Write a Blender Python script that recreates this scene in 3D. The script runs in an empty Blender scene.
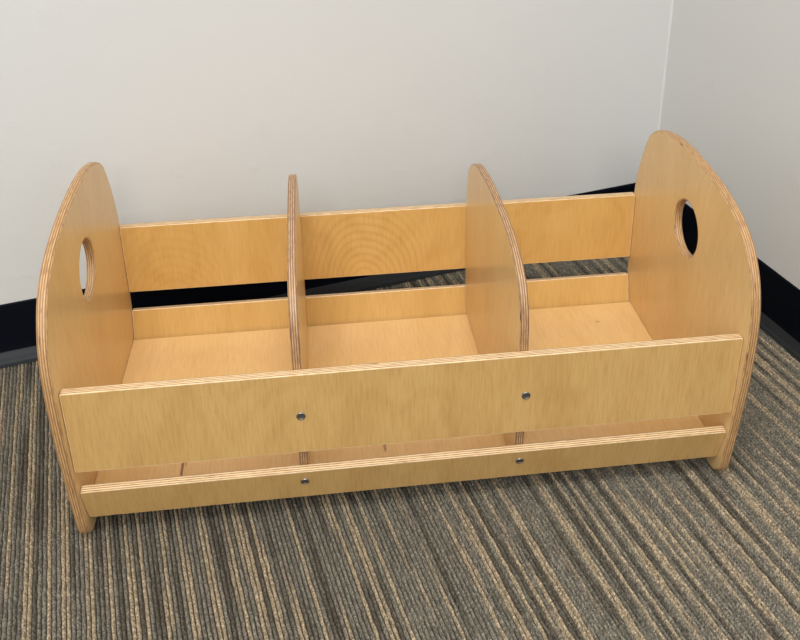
import bpy, bmesh, math, random
from mathutils import Vector, Matrix
from mathutils.geometry import tessellate_polygon

scene = bpy.context.scene
C = scene.collection
ZF = 0.021                      # bin frame -> floor level
W = 0.80                        # clear length between the end panels
T = 0.0109                      # plywood thickness


def lin(r, g, b):
    f = lambda c: c / 12.92 if c <= 0.04045 else ((c + 0.055) / 1.055) ** 2.4
    return (f(r / 255), f(g / 255), f(b / 255), 1.0)


# ------------------------------------------------------------------ node helper
class NT:
    def __init__(self, name):
        self.m = bpy.data.materials.new(name)
        self.m.use_nodes = True
        self.t = self.m.node_tree
        self.t.nodes.clear()
        self.out = self.t.nodes.new('ShaderNodeOutputMaterial')
        self.b = self.t.nodes.new('ShaderNodeBsdfPrincipled')
        self.t.links.new(self.b.outputs[0], self.out.inputs[0])

    def n(self, kind, **kw):
        nd = self.t.nodes.new(kind)
        for k, v in kw.items():
            setattr(nd, k, v)
        return nd

    def put(self, sock, v):
        if isinstance(v, bpy.types.NodeSocket):
            self.t.links.new(v, sock)
        else:
            sock.default_value = v

    def math(self, op, a, b=0.0, c=0.0, clamp=False):
        nd = self.n('ShaderNodeMath', operation=op, use_clamp=clamp)
        self.put(nd.inputs[0], a); self.put(nd.inputs[1], b); self.put(nd.inputs[2], c)
        return nd.outputs[0]

    def comb(self, x, y, z):
        nd = self.n('ShaderNodeCombineXYZ')
        for i, v in enumerate((x, y, z)):
            self.put(nd.inputs[i], v)
        return nd.outputs[0]

    def sep(self, v):
        nd = self.n('ShaderNodeSeparateXYZ'); self.put(nd.inputs[0], v)
        return nd.outputs

    def noise(self, vec, scale=1.0, detail=2.0, rough=0.5, dist=0.0):
        nd = self.n('ShaderNodeTexNoise')
        self.put(nd.inputs['Vector'], vec)
        nd.inputs['Scale'].default_value = scale
        nd.inputs['Detail'].default_value = detail
        nd.inputs['Roughness'].default_value = rough
        nd.inputs['Distortion'].default_value = dist
        return nd.outputs['Fac']

    def mix(self, fac, a, b, mode='MIX'):
        nd = self.n('ShaderNodeMix', data_type='RGBA', blend_type=mode)
        self.put(nd.inputs[0], fac); self.put(nd.inputs[6], a); self.put(nd.inputs[7], b)
        return nd.outputs[2]

    def ramp(self, fac, stops, interp='LINEAR'):
        nd = self.n('ShaderNodeValToRGB')
        cr = nd.color_ramp; cr.interpolation = interp
        while len(cr.elements) < len(stops):
            cr.elements.new(0.5)
        for e, (p, c) in zip(cr.elements, stops):
            e.position = p; e.color = c
        self.put(nd.inputs[0], fac)
        return nd.outputs[0]

    def smooth(self, v, a, b, lo=0.0, hi=1.0):
        nd = self.n('ShaderNodeMapRange', interpolation_type='SMOOTHSTEP')
        self.put(nd.inputs[0], v)
        for i, x in enumerate((a, b, lo, hi)):
            nd.inputs[i + 1].default_value = x
        return nd.outputs[0]

    def bump(self, h, strength, dist):
        nd = self.n('ShaderNodeBump')
        nd.inputs['Strength'].default_value = strength
        nd.inputs['Distance'].default_value = dist
        self.put(nd.inputs['Height'], h)
        self.t.links.new(nd.outputs[0], self.b.inputs['Normal'])

    def objco(self):
        return self.n('ShaderNodeTexCoord').outputs['Object']

    def set(self, **kw):
        for k, v in kw.items():
            self.put(self.b.inputs[k.replace('_', ' ')], v)


# ------------------------------------------------------------------ materials
def veneer(name, base, dark, light, shift, rings=0.30, marks=False, ring_scale=(5.0, 1.3), streaks=0.55, arches=()):
    """varnished birch veneer, grain running along local y"""
    k = NT(name)
    x, y, z = k.sep(k.objco())
    xs = k.math('ADD', x, shift)
    ys = k.math('ADD', y, shift * 0.7)
    # growth figure: contour lines of a slow noise, stretched along the grain
    slow = k.noise(k.comb(k.math('MULTIPLY', xs, ring_scale[0]), k.math('MULTIPLY', ys, ring_scale[1]), z), 1.0, 1.5, 0.45, 0.25)
    rg = k.math('SINE', k.math('MULTIPLY', slow, 95.0))
    rg = k.smooth(rg, -0.2, 1.0)
    wide = k.noise(k.comb(k.math('MULTIPLY', xs, 14.0), k.math('MULTIPLY', ys, 3.0), 0.0), 1.0, 3.0)
    streak = k.noise(k.comb(k.math('MULTIPLY', xs, 420.0), k.math('MULTIPLY', ys, 26.0), 0.0), 1.0, 3.0, 0.6)
    fleck = k.noise(k.comb(k.math('MULTIPLY', xs, 900.0), k.math('MULTIPLY', ys, 130.0), 3.0), 1.0, 1.0)
    c = k.mix(k.smooth(wide, 0.32, 0.68), dark, light)
    c = k.mix(0.5, c, base)
    c = k.mix(k.math('MULTIPLY', rg, rings), c, k.mix(1.0, c, (0.80, 0.70, 0.56, 1), 'MULTIPLY'))
    for ax, ay, reach, amount in arches:            # nested cathedral arches of flat-cut veneer
        dx = k.math('SUBTRACT', x, ax); dy = k.math('MULTIPLY', k.math('SUBTRACT', y, ay), 0.62)
        d = k.math('SQRT', k.math('ADD', k.math('MULTIPLY', dx, dx), k.math('MULTIPLY', dy, dy)))
        d = k.math('ADD', d, k.math('MULTIPLY', k.math('SUBTRACT', slow, 0.5), 0.075))
        ln = k.smooth(k.math('SINE', k.math('MULTIPLY', d, 2 * math.pi / 0.0095)), -0.3, 1.0)
        ln = k.math('MULTIPLY', ln, k.smooth(d, reach * 0.55, reach, amount, 0.0))
        c = k.mix(ln, c, k.mix(1.0, c, (0.80, 0.70, 0.54, 1), 'MULTIPLY'))
    c = k.mix(k.smooth(streak, 0.35, 0.75, 0.0, streaks), c, k.mix(1.0, c, (0.84, 0.78, 0.68, 1), 'MULTIPLY'))
    c = k.mix(k.smooth(fleck, 0.62, 0.8, 0.0, 0.35), c, k.mix(1.0, c, (0.72, 0.62, 0.5, 1), 'MULTIPLY'))
    if marks:
        def spot(cx, cy, rx, ry):
            dx = k.math('DIVIDE', k.math('SUBTRACT', x, cx), rx)
            dy = k.math('DIVIDE', k.math('SUBTRACT', y, cy), ry)
            d = k.math('ADD', k.math('MULTIPLY', dx, dx), k.math('MULTIPLY', dy, dy))
            return k.smooth(d, 0.55, 1.0, 1.0, 0.0)
        for args in marks:
            c = k.mix(k.math('MULTIPLY', spot(*args[:4]), args[4]), c, lin(112, 72, 36))
    k.set(Base_Color=c, Roughness=k.smooth(streak, 0.2, 0.8, 0.34, 0.44), Coat_Weight=0.26, Coat_Roughness=0.15)
    k.bump(streak, 0.08, 0.0004)
    return k.m


def ply_edge(name, light, dark, deep):
    """sanded plywood edge: plies stacked along local z"""
    k = NT(name)
    x, y, z = k.sep(k.objco())
    run = k.comb(k.math('MULTIPLY', x, 60.0), k.math('MULTIPLY', y, 60.0), k.math('MULTIPLY', z, 900.0))
    wob = k.math('MULTIPLY', k.math('SUBTRACT', k.noise(run, 0.7, 1.0), 0.5), 0.00035)
    zz = k.math('ADD', k.math('ADD', z, wob), T / 2)
    s = k.math('COSINE', k.math('MULTIPLY', zz, 2 * math.pi * 4.0 / T))
    s = k.smooth(s, -0.55, 0.45)
    grain = k.noise(k.comb(k.math('MULTIPLY', x, 75.0), k.math('MULTIPLY', y, 75.0), k.math('MULTIPLY', z, 900.0)), 1.0, 3.0, 0.7)
    c = k.mix(s, dark, light)
    c = k.mix(k.smooth(grain, 0.42, 0.68, 0.0, 0.85), c, deep)
    void = k.noise(k.comb(k.math('MULTIPLY', x, 34.0), k.math('MULTIPLY', y, 34.0), k.math('MULTIPLY', z, 700.0)), 1.0, 0.0)
    c = k.mix(k.smooth(void, 0.77, 0.82), c, lin(70, 45, 32))
    k.set(Base_Color=c, Roughness=0.5, Coat_Weight=0.15, Coat_Roughness=0.3)
    k.bump(grain, 0.15, 0.0004)
    return k.m


B0, B1, B2 = lin(218, 172, 108), lin(208, 160, 96), lin(226, 182, 120)
M_rail = veneer('birch_veneer_rail', lin(203, 164, 102), lin(192, 151, 90), lin(211, 174, 112), 1.7, 0.18, ring_scale=(7.0, 2.2), streaks=0.8)
M_back = veneer('birch_veneer_back_rail', lin(215, 175, 104), lin(207, 164, 92), lin(222, 183, 115), 0.35, 0.20, ring_scale=(6.0, 3.2), arches=((0.035, -0.075, 0.125, 0.34), (0.33, -0.10, 0.13, 0.16)))
M_back_low = veneer('birch_veneer_back_rail_low', lin(215, 175, 104), lin(207, 164, 92), lin(222, 183, 115), 2.9, 0.14)
M_panel = veneer('birch_veneer_panel', lin(226, 190, 131), lin(221, 183, 122), lin(231, 197, 139), 4.3, 0.08)
M_board = veneer('birch_veneer_board', lin(231, 192, 130), lin(227, 186, 122), lin(235, 198, 138), 7.9, 0.10,
                 marks=[(-0.2932, -0.115, 0.0020, 0.045, 0.85), (-0.2893, -0.110, 0.0010, 0.014, 0.6),
                        (-0.0325, -0.118, 0.0022, 0.012, 0.6), (0.330, 0.120, 0.004, 0.003, 0.35)])
M_edge = ply_edge('plywood_edge_rail', lin(238, 212, 166), lin(150, 110, 72), lin(206, 168, 120))
M_edge_up = ply_edge('plywood_edge_upright', lin(206, 166, 114), lin(150, 108, 66), lin(150, 108, 68))
M_edge_div = ply_edge('plywood_edge_divider', lin(200, 162, 118), lin(128, 92, 60), lin(136, 98, 64))

k = NT('brushed_steel')
k.set(Base_Color=(0.30, 0.295, 0.28, 1), Metallic=1.0, Roughness=0.35)
M_steel = k.m
k = NT('socket_steel')
k.set(Base_Color=(0.16, 0.15, 0.135, 1), Metallic=0.8, Roughness=0.5)
M_socket = k.m

# white painted drywall with a light roller texture and some dried paint specks
k = NT('wall_paint')
co = k.objco()
big = k.noise(co, 2.2, 2.0)
fine = k.noise(co, 170.0, 3.0, 0.55)
lump = k.smooth(k.noise(co, 24.0, 2.0), 0.60, 0.76)
k.set(Base_Color=k.mix(big, lin(209, 209, 205), lin(213, 213, 209)), Roughness=0.62)
k.bump(k.math('ADD', fine, k.math('MULTIPLY', lump, 1.3)), 0.30, 0.0007)
M_wall = k.m

k = NT('caulk')
k.set(Base_Color=lin(216, 216, 212), Roughness=0.5)
M_caulk = k.m

k = NT('black_rubber_base')
nz = k.noise(k.objco(), 60.0, 2.0)
k.set(Base_Color=k.mix(nz, lin(6, 10, 19), lin(9, 13, 23)), Roughness=0.6, Specular_IOR_Level=0.08)
k.bump(nz, 0.08, 0.0006)
M_base = k.m
k = NT('rubber_toe_sheen_tint')  # same black rubber; sheen on the toe is put into this lighter grey
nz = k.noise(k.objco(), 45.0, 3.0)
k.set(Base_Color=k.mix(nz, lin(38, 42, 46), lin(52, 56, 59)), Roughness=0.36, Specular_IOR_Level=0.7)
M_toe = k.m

# looped stripe carpet: rows of loops along local y, one yarn colour per row stretch
PITCH = 0.0052
GROOVE = 0.20
k = NT('striped_loop_carpet')
x0_, y, z = k.sep(k.objco())
at = k.n('ShaderNodeAttribute'); at.attribute_name = 'across'
x = at.outputs['Fac']
xr = k.math('DIVIDE', x, PITCH)
row = k.math('FLOOR', xr)
frac = k.math('SUBTRACT', xr, row)
def row_random(seed):
    wn = k.n('ShaderNodeTexWhiteNoise', noise_dimensions='1D'); k.put(wn.inputs['W'], k.math('ADD', row, seed))
    return wn.outputs['Value']
rnd = row_random(0.5)
yy = k.math('ADD', y, k.math('MULTIPLY', rnd, 7.3))
# yarn runs: the colour of a row changes every 10-30 cm
own = k.noise(k.comb(k.math('MULTIPLY', row, 0.91), k.math('MULTIPLY', yy, 5.0), 0.0), 1.0, 1.0)
drift = k.noise(k.comb(k.math('MULTIPLY', row, 0.06), k.math('MULTIPLY', y, 0.8), 9.0), 1.0, 1.0)
beat = k.math('COSINE', k.math('ADD', k.math('MULTIPLY', row, 2 * math.pi / 4.3), k.math('MULTIPLY', drift, 9.0)))
sel = k.math('ADD', k.math('MULTIPLY', own, 0.50), k.math('MULTIPLY', row_random(91.5), 0.20))
sel = k.math('ADD', sel, k.math('ADD', k.math('MULTIPLY', beat, 0.12), 0.12))
yarn = k.ramp(sel, [(0.0, lin(92, 86, 74)), (0.32, lin(100, 93, 81)), (0.36, lin(122, 117, 104)), (0.45, lin(135, 129, 114)),
                    (0.505, lin(126, 119, 107)), (0.53, lin(148, 136, 117)), (0.56, lin(174, 157, 130)), (1.0, lin(182, 164, 136))])
# heathered loops: every loop shows a lighter or darker bit of fibre
def loop_cell(seed, ly, lx):
    wn = k.n('ShaderNodeTexWhiteNoise', noise_dimensions='3D')
    k.put(wn.inputs['Vector'], k.comb(k.math('FLOOR', k.math('MULTIPLY', xr, lx)),
                                      k.math('FLOOR', k.math('ADD', k.math('DIVIDE', y, ly), k.math('MULTIPLY', rnd, 9.0))), seed))
    return wn.outputs['Value']
c1 = loop_cell(1.0, 0.0016, 3.0)
fl1 = k.noise(k.comb(k.math('MULTIPLY', x, 620.0), k.math('MULTIPLY', y, 600.0), 0.0), 1.0, 2.0, 0.7)
tone = k.math('ADD', k.math('MULTIPLY', k.math('MULTIPLY', c1, c1), 1.05), k.smooth(fl1, 0.32, 0.68, 0.0, 0.50))
tone = k.math('ADD', tone, 0.44)
yarn = k.mix(1.0, yarn, k.comb(tone, tone, tone), 'MULTIPLY')
# dark backing shows at the bottom of the grooves between rows
yarn = k.mix(k.math('LESS_THAN', frac, GROOVE - 0.02), yarn, lin(70, 63, 54))
ph = k.math('ADD', k.math('MULTIPLY', y, 2 * math.pi / 0.0048), k.math('MULTIPLY', rnd, 40.0))
lp = k.math('ABSOLUTE', k.math('SINE', k.math('MULTIPLY', ph, 0.5)))
hgt = k.math('ADD', k.math('MULTIPLY', lp, 0.3), k.math('MULTIPLY', fl1, 1.8))
k.set(Base_Color=yarn, Roughness=0.95, Specular_IOR_Level=0.1)
k.bump(hgt, 1.0, 0.0022)
M_carpet = k.m


# ------------------------------------------------------------------ geometry helpers
def link(name, me, parent=None, mats=()):
    o = bpy.data.objects.new(name, me)
    C.objects.link(o)
    for m in mats:
        me.materials.append(m)
    if parent:
        o.parent = parent
    return o


def catmull(pts, n=6):
    out = []
    N = len(pts)
    for i in range(N - 1):
        p0 = pts[max(i - 1, 0)]; p1 = pts[i]; p2 = pts[i + 1]; p3 = pts[min(i + 2, N - 1)]
        for j in range(n):
            t = j / n
            out.append(tuple(0.5 * (2 * b + (c - a) * t + (2 * a - 5 * b + 4 * c - d) * t * t + (3 * b - a - 3 * c + d) * t ** 3)
                             for a, b, c, d in zip(p0, p1, p2, p3)))
    out.append(pts[-1])
    return out


def resample(pts, step):
    """closed polyline, evenly resampled"""
    P = [Vector(p) for p in pts]
    P.append(P[0])
    L = [0.0]
    for a, b in zip(P, P[1:]):
        L.append(L[-1] + (b - a).length)
    n = max(8, int(L[-1] / step)); out = []; j = 0
    for i in range(n):
        s = L[-1] * i / n
        while L[j + 1] < s:
            j += 1
        out.append(P[j].lerp(P[j + 1], (s - L[j]) / max(1e-9, L[j + 1] - L[j])))
    return out


def area(P):
    return 0.5 * sum(a[0] * b[1] - b[0] * a[1] for a, b in zip(P, P[1:] + P[:1]))


def offset(P, d):
    """move a counter-clockwise loop inwards by d"""
    out = []; n = len(P)
    for i in range(n):
        a = (P[i] - P[i - 1]).normalized(); b = (P[(i + 1) % n] - P[i]).normalized()
        na = Vector((-a.y, a.x)); nb = Vector((-b.y, b.x))
        v = na + nb
        v = v / max(0.35, v.length_squared / 2)
        out.append(P[i] + v * d)
    return out


def board(name, outline, thick, r, parent, veneer_mat, matrix, hole=None, edge=None):
    """plywood board: outline in local xy, thickness along local z, rounded-over edges"""
    bm = bmesh.new()
    loops = []
    O = [Vector(p[:2]) for p in outline]
    if area([tuple(v) for v in O]) < 0:
        O.reverse()
    loops.append((O, 1))
    if hole:
        H = [Vector(p[:2]) for p in hole]
        if area([tuple(v) for v in H]) < 0:
            H.reverse()
        loops.append((H, -1))
    seg = 4
    prof = [(r * (1 - math.sin(a)), thick / 2 - r * (1 - math.cos(a))) for a in [math.pi / 2 * i / seg for i in range(seg + 1)]]
    prof = prof + [(o, -zz) for o, zz in reversed(prof)]
    caps = {0: [], 1: []}
    for P, s in loops:
        rings = []
        for o, zz in prof:
            rings.append([bm.verts.new((q.x, q.y, zz)) for q in offset(P, o * s)])
        n = len(P)
        for A, Bq in zip(rings, rings[1:]):
            for i in range(n):
                f = bm.faces.new((A[i], A[(i + 1) % n], Bq[(i + 1) % n], Bq[i]))
                f.material_index = 1; f.smooth = True
        caps[0].append(rings[0]); caps[1].append(rings[-1])
    for key in (0, 1):
        flat = [v for ring in caps[key] for v in ring]
        for tri in tessellate_polygon([[v.co.copy() for v in ring] for ring in caps[key]]):
            try:
                f = bm.faces.new([flat[i] for i in tri]); f.material_index = 0
            except ValueError:
                pass
    bmesh.ops.recalc_face_normals(bm, faces=bm.faces)
    me = bpy.data.meshes.new(name); bm.to_mesh(me); bm.free()
    o = link(name, me, parent, (veneer_mat, edge or M_edge))
    o.matrix_local = matrix
    return o


def rect(x0, x1, y0, y1, r=0.003):
    out = []
    for cx, cy, a0 in ((x1 - r, y1 - r, 0), (x0 + r, y1 - r, 90), (x0 + r, y0 + r, 180), (x1 - r, y0 + r, 270)):
        for i in range(5):
            a = math.radians(a0 + i * 22.5)
            out.append((cx + r * math.cos(a), cy + r * math.sin(a)))
    return out


def frame(ex, ey, origin):
    ex = Vector(ex).normalized(); ey = Vector(ey).normalized(); ez = ex.cross(ey)
    m = Matrix((ex, ey, ez)).transposed().to_4x4()
    m.translation = Vector(origin)
    return m


# ------------------------------------------------------------------ the storage bin
bin_ = bpy.data.objects.new('storage_bin', None)
C.objects.link(bin_)
bin_.location = (0, 0, 0)
bin_['label'] = 'long birch plywood bin with three open compartments standing on the striped carpet'
bin_['category'] = 'storage bin'

# end panels: barrel-sided boards with a round top, two feet and a hand hole   (y, z)
front = [(-0.132, 0.000), (-0.140, -0.010), (-0.148, -0.0185), (-0.156, -0.021), (-0.165, -0.021), (-0.1735, -0.0185), (-0.181, -0.0130),
         (-0.1875, -0.0055), (-0.1925, 0.004),
         (-0.1985, 0.046), (-0.2030, 0.085), (-0.2070, 0.125), (-0.2095, 0.160), (-0.2105, 0.195), (-0.2095, 0.225), (-0.2062, 0.252),
         (-0.2000, 0.274), (-0.1915, 0.292), (-0.1800, 0.3085), (-0.1665, 0.3225), (-0.1450, 0.3358), (-0.1200, 0.3458), (-0.0810, 0.3552), (-0.0380, 0.3609)]
top = [(0.0, 0.3633), (0.030, 0.3639), (0.060, 0.3622), (0.090, 0.3579), (0.117, 0.3508), (0.1370, 0.3424), (0.1545, 0.3300), (0.1650, 0.3155), (0.1740, 0.298),
       (0.1830, 0.2765), (0.1915, 0.2500), (0.1975, 0.2200), (0.2010, 0.1900)]
back = [(0.2010, 0.155), (0.1990, 0.120), (0.1960, 0.085), (0.1920, 0.046), (0.1865, 0.004), (0.1815, -0.0055), (0.175, -0.0130), (0.1675, -0.0185),
        (0.159, -0.021), (0.150, -0.021), (0.142, -0.0185), (0.134, -0.010), (0.126, 0.000)]
arch = [(0.110, 0.008), (0.06, 0.011), (0.0, 0.012), (-0.06, 0.011), (-0.112, 0.008), (-0.132, 0.000)]
pane = resample(catmull(front + top + back + arch, 8)[:-1], 0.0045)
hole = [(-0.003 + 0.0388 * math.cos(a), 0.2548 + 0.0388 * math.sin(a)) for a in [2 * math.pi * i / 72 for i in range(72)]]
PT = 0.0118
for s in (-1, 1):
    board('end_panel', pane, PT, 0.0030, bin_, M_panel,
          frame((0, 1, 0), (0, 0, 1), (s * (W / 2 + PT / 2), 0, ZF)), hole, M_edge_up)

# rails between the panels: (y, z) of the outer face, top then bottom
UP = ((-0.1980, 0.2105), (-0.1976, 0.0965))
LO = ((-0.1949, 0.0641), (-0.1791, 0.0092))
rails = []
for side in (1, -1):                      # 1 front, -1 back (mirrored)
    for a, b in (UP, LO):
        ya, yb = a[0] * side, b[0] * side
        lift = 0.0012 if side == -1 and a is UP[0] else 0.0
        up = Vector((0, ya - yb, a[1] - b[1])); h = up.length; up.normalize()
        ex = Vector((side, 0, 0)); ez = ex.cross(up)
        mid = Vector((0, (ya + yb) / 2, (a[1] + b[1]) / 2 + ZF + lift)) - ez * (T / 2)
        o = board('front_rail' if side == 1 else 'back_rail', resample(rect(-W / 2 + 0.0003, W / 2 - 0.0003, -h / 2, h / 2), 0.004) if False
                  else rect(-W / 2 + 0.0003, W / 2 - 0.0003, -h / 2, h / 2), T, 0.0016, bin_,
                  M_rail if side == 1 else (M_back if a is UP[0] else M_back_low), frame(ex, up, mid))
        if side == 1:
            rails.append((o, up, mid, h))

# bottom board
BD = 0.1685
board('bottom_board', rect(-W / 2 + 0.0003, W / 2 - 0.0003, -BD, BD, 0.001), T, 0.0006, bin_, M_board,
      frame((1, 0, 0), (0, 1, 0), (0, 0, 0.0229 - T / 2 + ZF)))

# two dividers with a round top, between the rails
side_pts = [(-0.1714, 0.0232), (-0.1838, 0.0640), (-0.1866, 0.0965), (-0.1869, 0.150), (-0.1869, 0.210)]
dome = [(-0.1869, 0.210), (-0.1845, 0.245), (-0.1755, 0.2735), (-0.1590, 0.2935), (-0.1240, 0.3110), (-0.0850, 0.3190), (-0.0400, 0.3226), (0, 0.3236)]
half = side_pts[:-1] + catmull(dome, 8)
divd = half + [(-a, b) for a, b in reversed(half[:-1])]
XL, XR, TD = -0.1416, 0.1261, 0.0110
for x0 in (XL, XR):
    board('divider', divd, TD, 0.0022, bin_, M_panel, frame((0, 1, 0), (0, 0, 1), (x0 + TD / 2, 0, ZF)), None, M_edge_div)


# round flush barrel bolts in the front rails
def lathe(bm, prof, n, mat):
    rings = []
    for r, zz in prof:
        if r < 1e-6:
            rings.append([bm.verts.new((0, 0, zz))])
        else:
            rings.append([bm.verts.new((r * math.cos(2 * math.pi * i / n), r * math.sin(2 * math.pi * i / n), zz)) for i in range(n)])
    for A, Bq in zip(rings, rings[1:]):
        for i in range(n):
            j = (i + 1) % n
            if len(Bq) == 1:
                f = bm.faces.new((A[i], A[j], Bq[0]))
            elif len(A) == 1:
                f = bm.faces.new((A[0], Bq[j], Bq[i]))
            else:
                f = bm.faces.new((A[i], A[j], Bq[j], Bq[i]))
            f.smooth = True; f.material_index = mat


for (o, up, mid, h), spots in zip(rails, (((-0.1351, 0.1510), (0.1335, 0.1523)), ((-0.1364, 0.0452), (0.1319, 0.0452)))):
    for sx, sz in spots:
        bm = bmesh.new()
        lathe(bm, [(0.0054, -0.0004), (0.0054, 0.0004), (0.0050, 0.0010), (0.0044, 0.0012), (0.0040, 0.0011)], 24, 0)
        lathe(bm, [(0.0040, 0.0011), (0.0036, 0.0004), (0.0030, 0.0002), (0.0012, 0.0003), (0, 0.0003)], 24, 1)
        me = bpy.data.meshes.new('screw'); bm.to_mesh(me); bm.free()
        s = link('screw', me, o, (M_steel, M_socket))
        s['label'] = 'small round grey steel bolt head'
        ly = (sz + ZF - mid.z) / up.z
        s.matrix_local = Matrix.Translation((sx, ly, T / 2))

# ------------------------------------------------------------------ the room
TB, KB = 0.246197, 0.337571        # back wall: normal angle and distance
TR, KR = 0.200855, 0.638804        # right wall
nb = Vector((-math.sin(TB), math.cos(TB), 0)); db = Vector((nb.y, -nb.x, 0))
nr = Vector((math.cos(TR), math.sin(TR), 0)); dr = Vector((nr.y, -nr.x, 0))     # dr: along the right wall, towards the viewer
det = nb.x * nr.y - nb.y * nr.x
corner = Vector(((KB * nr.y - nb.y * KR) / det, (nb.x * KR - KB * nr.x) / det, 0))


def structure(o):
    o['kind'] = 'structure'
    return o


def slab(name, a, along, length, outward, thick, z0, z1, mat):
    """wall box: starts at a, runs along, grows outward"""
    bm = bmesh.new()
    P = [a, a + along * length, a + along * length + outward * thick, a + outward * thick]
    lo = [bm.verts.new((p.x, p.y, z0)) for p in P]; hi = [bm.verts.new((p.x, p.y, z1)) for p in P]
    bm.faces.new(lo); bm.faces.new(hi)
    for i in range(4):
        bm.faces.new((lo[i], lo[(i + 1) % 4], hi[(i + 1) % 4], hi[i]))
    bmesh.ops.recalc_face_normals(bm, faces=bm.faces)
    me = bpy.data.meshes.new(name); bm.to_mesh(me); bm.free()
    return structure(link(name, me, None, (mat,)))


HW = 2.6
slab('wall_back', corner + db * 0.12, -db, 3.2, nb, 0.12, 0.0, HW, M_wall)
slab('wall_right', corner, dr, 2.9, nr, 0.12, 0.0, HW, M_wall)

# bead of caulk down the corner
bm = bmesh.new()
ins = -(nb + nr).normalized()
N = 60; rings = []
for i in range(N + 1):
    zz = 0.104 + (HW - 0.104) * i / N
    w = 0.0030 + 0.0006 * math.sin(i * 1.7) + 0.0005 * math.sin(i * 4.1)
    rings.append([bm.verts.new((p.x, p.y, zz)) for p in (corner - db * w, corner - db * w * 0.42 + ins * w * 0.42 * 0.2, corner + dr * w * 0.42 + ins * w * 0.1, corner + dr * w)])
for A, Bq in zip(rings, rings[1:]):
    for j in range(3):
        f = bm.faces.new((A[j], A[j + 1], Bq[j + 1], Bq[j])); f.smooth = True
me = bpy.data.meshes.new('trim_1'); bm.to_mesh(me); bm.free()
structure(link('trim_1', me, None, (M_caulk,)))


# rubber cove base: profile (distance from wall, z)
def cove(name, start, along, length, inward, mitre):
    HB = 0.1063
    prof = [(0.0, HB), (0.0018, HB), (0.0030, HB - 0.0012), (0.0032, HB - 0.004), (0.0032, 0.034), (0.0036, 0.0275), (0.0046, 0.0235),
            (0.0064, 0.0195), (0.0084, 0.0155), (0.0104, 0.0105), (0.0118, 0.0060), (0.0122, 0.0), (0.0, 0.0)]
    bm = bmesh.new(); ends = []
    for s in (0, 1):
        ring = []
        for d, zz in prof:
            p = start + inward * d + along * (length if s else d * mitre)
            ring.append(bm.verts.new((p.x, p.y, zz)))
        ends.append(ring)
    n = len(prof)
    for i in range(n):
        f = bm.faces.new((ends[0][i], ends[0][(i + 1) % n], ends[1][(i + 1) % n], ends[1][i]))
        f.smooth = 2 < i < 9
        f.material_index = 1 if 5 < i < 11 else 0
    bm.faces.new(ends[0]); bm.faces.new(ends[1])
    bmesh.ops.recalc_face_normals(bm, faces=bm.faces)
    me = bpy.data.meshes.new(name); bm.to_mesh(me); bm.free()
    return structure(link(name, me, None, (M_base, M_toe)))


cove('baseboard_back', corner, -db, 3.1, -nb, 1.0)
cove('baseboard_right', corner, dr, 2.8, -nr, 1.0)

# carpet: real ribs running along local y, turned with the room
ang = math.radians(13.0)
rng = random.Random(5)
X0, X1, Y0, Y1, DY = -1.35, 1.05, -1.15, 0.80, 0.008
n0, n1, ny = int(X0 / PITCH), int(X1 / PITCH), int((Y1 - Y0) / DY)
offs = (0.01, GROOVE, GROOVE + 0.05, GROOVE + 0.17, GROOVE + 0.38, GROOVE + 0.58, GROOVE + 0.70)
hts = (-0.0045, -0.0045, -0.0018, -0.0004, 0.0, -0.0004, -0.0018)
verts, across, faces = [], [], []
ncol = 0
for r_ in range(n0, n1):
    w1 = [rng.uniform(-1, 1) for _ in range(ny + 1)]
    h1 = [rng.uniform(-1, 1) for _ in range(ny + 1)]
    for o_, h_ in zip(offs, hts):
        for q in range(ny + 1):
            wob = 0.00075 * w1[q] * (1.0 if h_ > -0.003 else 0.3)
            verts.append(((r_ + o_) * PITCH + wob, Y0 + q * DY, h_ + (0.0003 * h1[q] - 0.0003 if h_ > -0.003 else 0.0)))
            across.append((r_ + max(o_, 0.02)) * PITCH)
        if ncol:
            a = (ncol - 1) * (ny + 1); b = ncol * (ny + 1)
            faces += [(a + q, b + q, b + q + 1, a + q + 1) for q in range(ny)]
        ncol += 1
# plain border of the same carpet beyond the ribbed area
xa, xb = n0 * PITCH, (n1 - 1 + offs[-1]) * PITCH
ya, yb = Y0, Y0 + ny * DY
for u0, u1, v0, v1 in ((-2.4, xa, -2.4, 0.95), (xb, 1.3, -2.4, 0.95), (xa, xb, -2.4, ya), (xa, xb, yb, 0.95)):
    n = len(verts)
    for u, v in ((u0, v0), (u1, v0), (u1, v1), (u0, v1)):
        verts.append((u, v, -0.001)); across.append(u)
    faces.append((n, n + 1, n + 2, n + 3))
me = bpy.data.meshes.new('floor'); me.from_pydata(verts, [], faces)
me.polygons.foreach_set('use_smooth', [True] * len(faces))
me.attributes.new('across', 'FLOAT', 'POINT').data.foreach_set('value', across)
me.update()
fl = structure(link('floor', me, None, (M_carpet,)))
fl.rotation_euler = (0, 0, ang)

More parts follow.
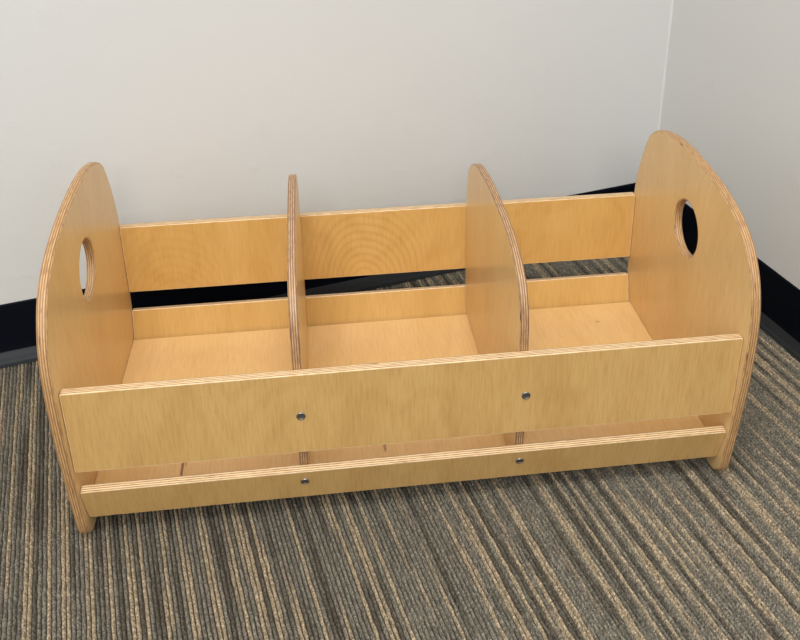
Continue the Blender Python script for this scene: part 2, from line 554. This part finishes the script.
# ------------------------------------------------------------------ light: ceiling troffers above the room, plus one added far lamp
def overhead_lamp(name, loc, sx, sy, power, rz=ang, col=(0.99, 0.99, 1.0)):
    l = bpy.data.lights.new(name, 'AREA'); l.shape = 'RECTANGLE'; l.size = sx; l.size_y = sy
    l.energy = power; l.color = col
    o = bpy.data.objects.new(name, l); C.objects.link(o)
    o.location = loc; o.rotation_euler = (0, 0, rz)
    return o


overhead_lamp('overhead_light', (-0.25, -1.15, 2.58), 1.2, 0.6, 30)
overhead_lamp('overhead_light', (-0.25, -2.6, 2.58), 1.2, 0.6, 26)
overhead_lamp('overhead_light', (-0.5, -4.3, 2.58), 1.2, 0.6, 60)  # unseen lamp, added far forward to brighten the board behind the rail gap

wd = bpy.data.worlds.new('room_ambient'); scene.world = wd
wd.use_nodes = True
wt = wd.node_tree                      # pale ceiling and walls above, dark carpet below the horizon
bg = wt.nodes['Background']
tc = wt.nodes.new('ShaderNodeTexCoord'); sp = wt.nodes.new('ShaderNodeSeparateXYZ')
mr = wt.nodes.new('ShaderNodeMapRange'); mr.interpolation_type = 'SMOOTHSTEP'
for i_, v_ in enumerate((-0.20, 0.35, 0.22, 0.86)):
    mr.inputs[i_ + 1].default_value = v_
wt.links.new(tc.outputs['Generated'], sp.inputs[0]); wt.links.new(sp.outputs[2], mr.inputs[0]); wt.links.new(mr.outputs[0], bg.inputs[1])
bg.inputs[0].default_value = (0.99, 0.99, 1.0, 1)

# ------------------------------------------------------------------ camera
cam = bpy.data.cameras.new('camera')
cam.sensor_width = 36.0
cam.lens = 913.0478 / 800 * 36.0
cam.shift_x = -(419.022 - 400) / 800
cam.shift_y = (147.32 - 320) / 800
cam.clip_start = 0.02
co_ = bpy.data.objects.new('camera', cam); C.objects.link(co_)
R = Matrix(((0.9923805022625962, 0.05602458914068043, -0.10973688596208148),
            (-0.1230076798489485, 0.3993563907958459, -0.9085062376388475),
            (-0.00707456198046963, 0.9150823561527855, 0.403204950404445)))
mw = R.to_4x4(); mw.translation = Vector((-0.09764468391744927, -1.0591821831010677, 0.8680949754173497 + ZF))
co_.matrix_world = mw
scene.camera = co_

scene.view_settings.view_transform = 'Standard'
scene.view_settings.look = 'None'
scene.view_settings.exposure = 0.24
scene.view_settings.gamma = 1.0
scene.view_settings.use_curve_mapping = False
